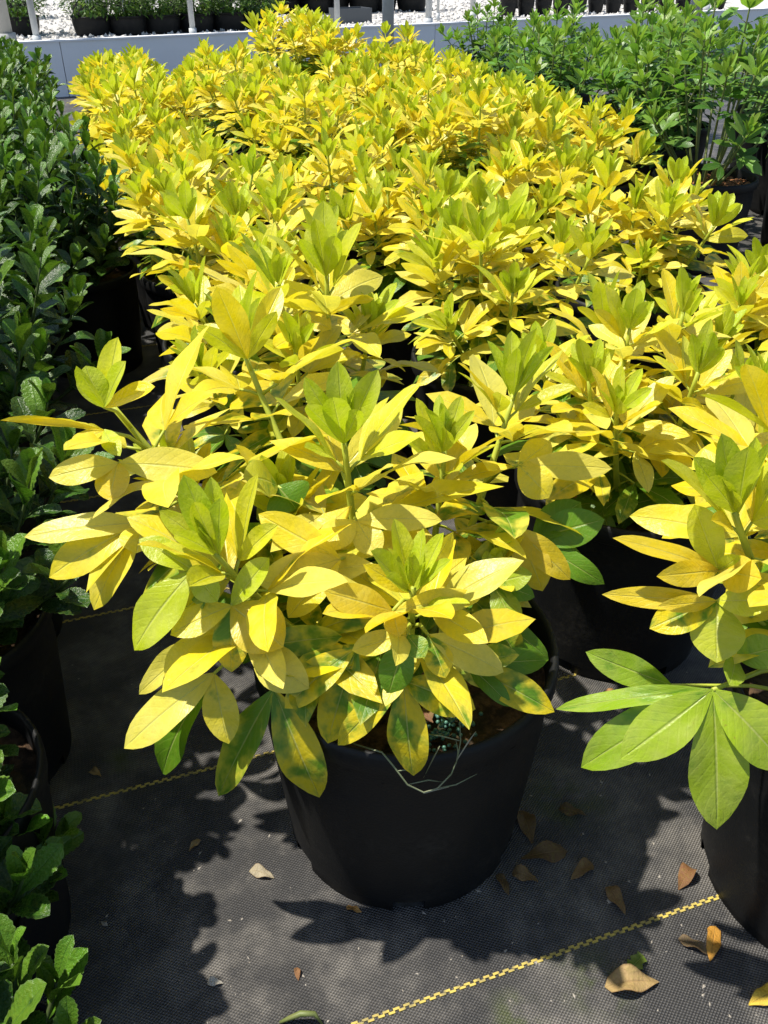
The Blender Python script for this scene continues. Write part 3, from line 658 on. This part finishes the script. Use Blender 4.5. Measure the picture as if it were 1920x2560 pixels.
for i, (x, y) in enumerate(((225, 50), (330, 46), (440, 44), (540, 40), (640, 36))):
    p = terr(x + 8, y) + WN * .05; far_pot('leafy_shrub', p, 'leafy green shrub, %s in the second line of pots on the gravel terrace' % ORD[i], 'shrub', 'second line of leafy shrubs on the terrace', FB[(i + 1) % 3], POTL, SOILL, 1.05)
p = terr(62, 92) + WN * .13; far_pot('leafy_shrub', p, 'leafy green shrub in a black pot beside the thin post, left of the gravel path', 'shrub', None, FB[0], POTL, SOILL, 1.0)
p = terr(40, 45); far_pot('leafy_shrub', p, 'leafy green shrub behind another pot, left of the gravel path', 'shrub', None, FB[1], POTL, SOILL, 1.0)
# drooping grassy plants in dark pots behind the tray
WG = [far_mesh(far_bush(800, .20, .15, .34, .11, ((.34, .30, .04), (.26, .25, .05), (.42, .36, .06)), rf, GOLD, True), GOLD) for i in range(2)]
for i in range(7):
    p = terr(735 + i * 62, 45 - i * 1.5) + WN * (.5 + .1 * (i % 2)); far_pot('drooping_grass', p, 'olive-yellow drooping grass in a dark pot behind the steel posts', 'grass', 'drooping grasses on the terrace', WG[i % 2], POTL, SOILL, 1.0)
tr_ = thing('plastic_tray', terr(905, 60) + WN * .18, 'grey plastic tray standing between the posts on the terrace', 'tray')
def tray_part(nm, c, hx, hy, hz):
    tb = Tube(); tb.box(c, hx, hy, hz, 0); add(nm, tb.mesh(nm, M['tray'], False), tr_)
tr_.rotation_euler.z = wang
tray_part('tray_base', (0, 0, .006), .125, .085, .006); tray_part('tray_side', (0, -.085, .046), .127, .004, .044); tray_part('tray_side', (0, .085, .046), .127, .004, .044)
tray_part('tray_end', (-.127, 0, .046), .004, .081, .043); tray_part('tray_end', (.127, 0, .046), .004, .081, .043)
# small pots in a line on the right
SF = [far_mesh(far_bush(150, .045, .05, .15, .022, ((.16, .27, .05), (.08, .17, .03)), rf, GREEN), GREEN) for i in range(2)]
for i in range(13):
    p = terr(1292 + i * 44, 44 - i * 1.6) + WN * (.12); t = far_pot('seedling_pot', p, 'small black pot with a young seedling, in the line along the white wall', 'pot', 'small seedling pots along the wall', SF[i % 2], POTS, SOILSM, 1.12, .14)
    if i % 2 == 0:
        tb = Tube(); tb.box((.03, -.03, .125), .011, .0012, .03, .3); add('plant_tag', tb.mesh('plant_tag', M['tag'], False), t)
for i in range(8):
    p = terr(1310 + i * 70, 22 - i * 2) + WN * (.12); far_pot('seedling_pot', p, 'small black pot with a young seedling, in the line set back from the white wall', 'pot', 'small seedling pots set back', SF[i % 2], POTS, SOILSM, 1.4, .14)
for (x, y, lab) in ((238, 42, 'white plant tag stuck in the first pot right of the gravel path'), (322, 38, 'white plant tag stuck in the second pot right of the gravel path')):
    p = terr(x, y + 46) + WN * .05
    tb = Tube(); tb.path([(0, 0, -.02), (.0, 0, .10)], .003, 5); 
    t = thing('plant_tag', p + Vector((0, 0, .09)), lab, 'tag'); add('stake', tb.mesh('stake', M['tag']), t)
    tb = Tube(); tb.box((0, 0, .11), .016, .0015, .03, .2); add('tag_face', tb.mesh('tag_face', M['tag'], False), t)

# ------------------------------------------------------------------ the front pot's soil: beads, fallen leaves, the weed
def beads(root, n, r, zb=.206, ymin=-1):
    v = []; f = []
    cl = [(r.uniform(-.09, .10), r.uniform(-.1, .1)) for _ in range(9)]
    for i in range(n):
        cx, cy = r.choice(cl); c_ = Vector((cx + r.gauss(0, .012), cy + r.gauss(0, .012), zb + r.uniform(.001, .005)))
        if c_.xy.length > .112: continue
        b_ = len(v); s_ = .0019
        for i2 in range(4):
            ph = math.pi * (i2 + .5) / 4
            for j in range(6): v.append(c_ + Vector((math.sin(ph) * math.cos(j * 1.047), math.sin(ph) * math.sin(j * 1.047), math.cos(ph))) * s_)
        for i2 in range(3):
            for j in range(6): f.append((b_ + i2 * 6 + j, b_ + (i2 + 1) * 6 + j, b_ + (i2 + 1) * 6 + (j + 1) % 6, b_ + i2 * 6 + (j + 1) % 6))
        f.append(tuple(b_ + j for j in range(6))); f.append(tuple(b_ + 18 + j for j in reversed(range(6))))
    tag(add('fertiliser_beads', mesh('fertiliser_beads', v, f, M['bead']), root), 'blue-green fertiliser beads scattered on the soil', None, None, 'stuff')
beads(T1, 520, random.Random(3))
for o_ in [o_ for o_ in col.objects if o_.name.startswith('golden_shrub') and o_.parent is None and o_ is not T1 and o_.location.length < 1.5][:5]: beads(o_, 160, random.Random(int(o_.location.x * 999)))

DEAD = []
for i in range(6):
    V, F, U_ = leaf_geo(10, 4, .40 + .04 * (i % 3), .5 + .35 * (i % 3), .5 + .2 * (i % 2), .5, 1.1, .62, seed=50 + i, twist=.6 * ((i % 3) - 1), roll=.3)
    V = [(x, y - .5, z) for x, y, z in V]; DEAD.append(mesh('dead_leaf', V, F, M['dead'], True, U_))
V, F, U_ = leaf_geo(14, 4, .46, .3, .2, .3, 1.1, .5, seed=77, chew=.5); CHEW = mesh('chewed_leaf', [(x, y - .5, z) for x, y, z in V], F, M['gold'], True, U_)
def litter(px, py, L, rz, c, label, mi=0, z=0.0, group=None, name='fallen_leaf', me=None, tilt=(0, 0)):
    p = at(px, py, z); me = me or DEAD[mi]
    o_ = add(name, me); o_.scale = (L, L, L); o_.rotation_euler = (tilt[0], tilt[1], rz); o_.color = c
    ro = o_.rotation_euler.to_matrix(); zmin = min((ro @ (v.co * L)).z for v in me.vertices)
    o_.location = (p.x, p.y, z - zmin + .0006); tag(o_, label, 'leaf', group); return o_
BR = (.13, .075, .035, .1); BR2 = (.20, .12, .055, 0); TAN = (.40, .27, .12, -.3); ORG = (.62, .30, .05, -.5)
litter(1359, 2142, .047, R(-80), BR, 'broad brown dead leaf on the cloth, beside the front pot base', 0)
litter(1455, 2180, .030, R(-55), BR2, 'narrow brown dead leaf next to a broader brown one on the cloth', 1)
litter(1313, 2194, .026, R(65), BR2, 'small curled brown leaf touching the front pot, with a thin stalk', 2)
litter(1258, 2212, .024, R(20), BR, 'dark brown leaf scrap tucked against the front pot base', 3)
litter(1540, 2252, .030, R(20), BR2, 'brown leaf with pale underside just above the long yellow thread line', 4)
litter(1712, 2198, .030, R(-40), (.20, .09, .04, .0), 'reddish brown folded leaf close to the pot at the right edge', 5)
litter(1737, 2368, .030, R(60), (.16, .11, .07, .2), 'grey-brown crumpled leaf lying against an orange one', 3)
litter(1780, 2362, .036, R(-25), ORG, 'bright orange dead leaf on the cloth', 0)
litter(1579, 2420, .034, R(-50), (.16, .26, .03, .3), 'chewed green leaf scrap with ragged edges on the cloth', me=CHEW)
litter(1579, 2462, .048, R(95), TAN, 'tan boat-shaped dead leaf below the chewed green scrap', 1)
litter(1912, 2496, .034, R(-70), (.75, .50, .06, -.3), 'yellow fallen leaf at the cloth beyond the tan one', 2)
litter(1316, 2068, .040, R(8), BR, 'thin upright brown leaf leaning on the side of the front pot', 1)
litter(1430, 2032, .028, R(75), (.10, .06, .03, .2), 'dim brown leaf in the shade between two pots', 4)
litter(1510, 1758, .042, R(-75), (.42, .22, .10, -.2), 'lit reddish tan leaf beneath the spray of green leaves', 5)
litter(1600, 1735, .026, R(40), (.36, .19, .09, -.2), 'small reddish leaf next to the larger one under the green spray', 2)
litter(486, 2114, .016, R(-30), TAN, 'tiny pale leaf scrap on the cloth below the short yellow thread', 3)
litter(655, 2186, .026, R(70), (.40, .34, .24, -.3), 'pale grey-tan shrivelled leaf left of the front pot', 4)
litter(885, 2276, .016, R(70), (.55, .28, .08, -.4), 'orange bark flake pressed against the front pot base', 0)
litter(744, 2436, .012, R(10), (.26, .12, .06, 0), 'tiny red-brown chip on the open cloth', 1)
litter(538, 2458, .014, R(85), (.60, .56, .48, -.4), 'pale papery scrap on the open cloth', 2)
litter(240, 1935, .016, R(60), TAN, 'small tan scrap beside the hedge pot near a short yellow thread', 5)
rs = random.Random(9)
for i in range(16):
    a = rs.uniform(-2.7, .3); rr = rs.uniform(.045, .102); p = p1 + Vector((rr * math.cos(a), rr * math.sin(a), .209))
    o_ = add('fallen_leaf', DEAD[i % 6]); L = rs.uniform(.022, .042); o_.scale = (L, L, L); o_.rotation_euler = (rs.uniform(-.3, .3), rs.uniform(-.3, .3), rs.uniform(0, 6)); o_.location = p
    o_.color = jit((.20, .10, .045), rs, .3) + (rs.uniform(-.2, .3),); tag(o_, 'brown dead leaf lying on the soil of the front pot', 'leaf', 'dead leaves on the front pot soil')
p3 = uv(.728, VCOL[1])
for i in range(14):
    a = rs.uniform(-3.0, 0); rr = rs.uniform(.03, .10); p = p3 + Vector((rr * math.cos(a), rr * math.sin(a), .209))
    o_ = add('fallen_leaf', DEAD[i % 6]); L = rs.uniform(.026, .045); o_.scale = (L, L, L); o_.rotation_euler = (rs.uniform(-.3, .3), rs.uniform(-.3, .3), rs.uniform(0, 6)); o_.location = p
    o_.color = jit((.26, .15, .07), rs, .3) + (rs.uniform(-.2, .3),); tag(o_, 'tan dead leaf lying on the soil of the pot behind the front pot', 'leaf', 'dead leaves on the second pot soil')
# pale specks of debris
v = []; f = []
for i in range(170):
    p = at(rs.uniform(180, 1900), rs.uniform(1650, 2560)); s_ = rs.uniform(.0005, .0016) * (2.4 if rs.random() < .12 else 1); ro = Matrix.Rotation(rs.uniform(0, 6), 3, 'Z'); b_ = len(v)
    for q_ in ((-1.3, -.5, .1), (.2, -.7, .1), (1.3, .1, .1), (.1, .6, .1), (0, 0, .35)): v.append(p + ro @ (Vector((q_[0] * rs.uniform(.5, 1.4), q_[1] * rs.uniform(.5, 1.5), q_[2])) * s_))
    f += [(b_, b_ + 1, b_ + 4), (b_ + 1, b_ + 2, b_ + 4), (b_ + 2, b_ + 3, b_ + 4), (b_ + 3, b_, b_ + 4)]
tag(add('debris', mesh('debris', v, f, M['debris'], False)), 'pale specks of dry debris scattered over the cloth', None, None, 'stuff')
# grass blade at the bottom edge
tb = Tube(); pts = [at(x, y, z) for x, y, z in ((700, 2556, .001), (725, 2545, .006), (752, 2534, .012), (785, 2534, .012), (806, 2560, .002))]; tb.path(pts, [.0012, .0022, .0026, .0022, .0008], 5)
tag(add('grass_blade', tb.mesh('grass_blade', M['stem_green'])), 'curved dry green blade of grass lying loose on the open cloth', 'grass')
# the weed that trails over the rim of the front pot
wd = thing('weed', p1 + Vector((-.04, -.09, .2)), 'thin straggling weed looping over the rim of the front pot', 'weed')
wo = Vector(wd.location)
main_ = [q(x, y, Y) for x, y, Y in ((740, 1600, .462), (790, 1615, .452), (825, 1625, .440), (850, 1655, .432), (880, 1695, .428), (915, 1712, .427), (945, 1703, .428), (975, 1672, .432), (988, 1640, .436), (995, 1600, .442), (993, 1555, .45))]
tb = Tube(); tb.path([p - wo for p in main_], [.0007] * 6 + [.0006, .0006, .0005, .0005, .0003], 6); st = add('stem', tb.mesh('stem', M['weed']), wd)
for pl in [((945, 1703), (985, 1695), (1030, 1672)), ((880, 1695), (925, 1685), (960, 1690)), ((988, 1640), (1010, 1605), (1028, 1580)), ((993, 1600), (955, 1590), (920, 1585)), ((950, 1612), (935, 1640), (915, 1680)), ((915, 1714), (935, 1708), (970, 1700)), ((985, 1650), (990, 1625), (985, 1600)), ((860, 1665), (890, 1662), (915, 1655))]:
    tb = Tube(); tb.path([q(x, y, .431 + .004 * i) - wo for i, (x, y) in enumerate(pl)], [.0004, .0006, .0002], 5); add('twig', tb.mesh('twig', M['weed_dry'] if rs.random() < .6 else M['weed']), wd)
# a small weed in the second hedge pot
wl = uv(.53, -.215) + Vector((.045, -.05, .18)); sw = thing('weed', wl, 'small four-leaved weed sprouting in a shaded hedge pot', 'weed')
tb = Tube(); tb.path([(0, 0, 0), (0, 0, .03)], .0015, 5); add('stem', tb.mesh('stem', M['stem_dark']), sw)
for i in range(6):
    a = i * 1.05 + .3; o_ = add('leaf', GREEN.hi[5 + i], sw); o_.matrix_basis = leaf_matrix(Vector((0, 0, .03)), Vector((math.cos(a), math.sin(a), .15)), Vector((0, 0, 1)), .045, 1.0); o_.color = (.05, .13, .02, .6)
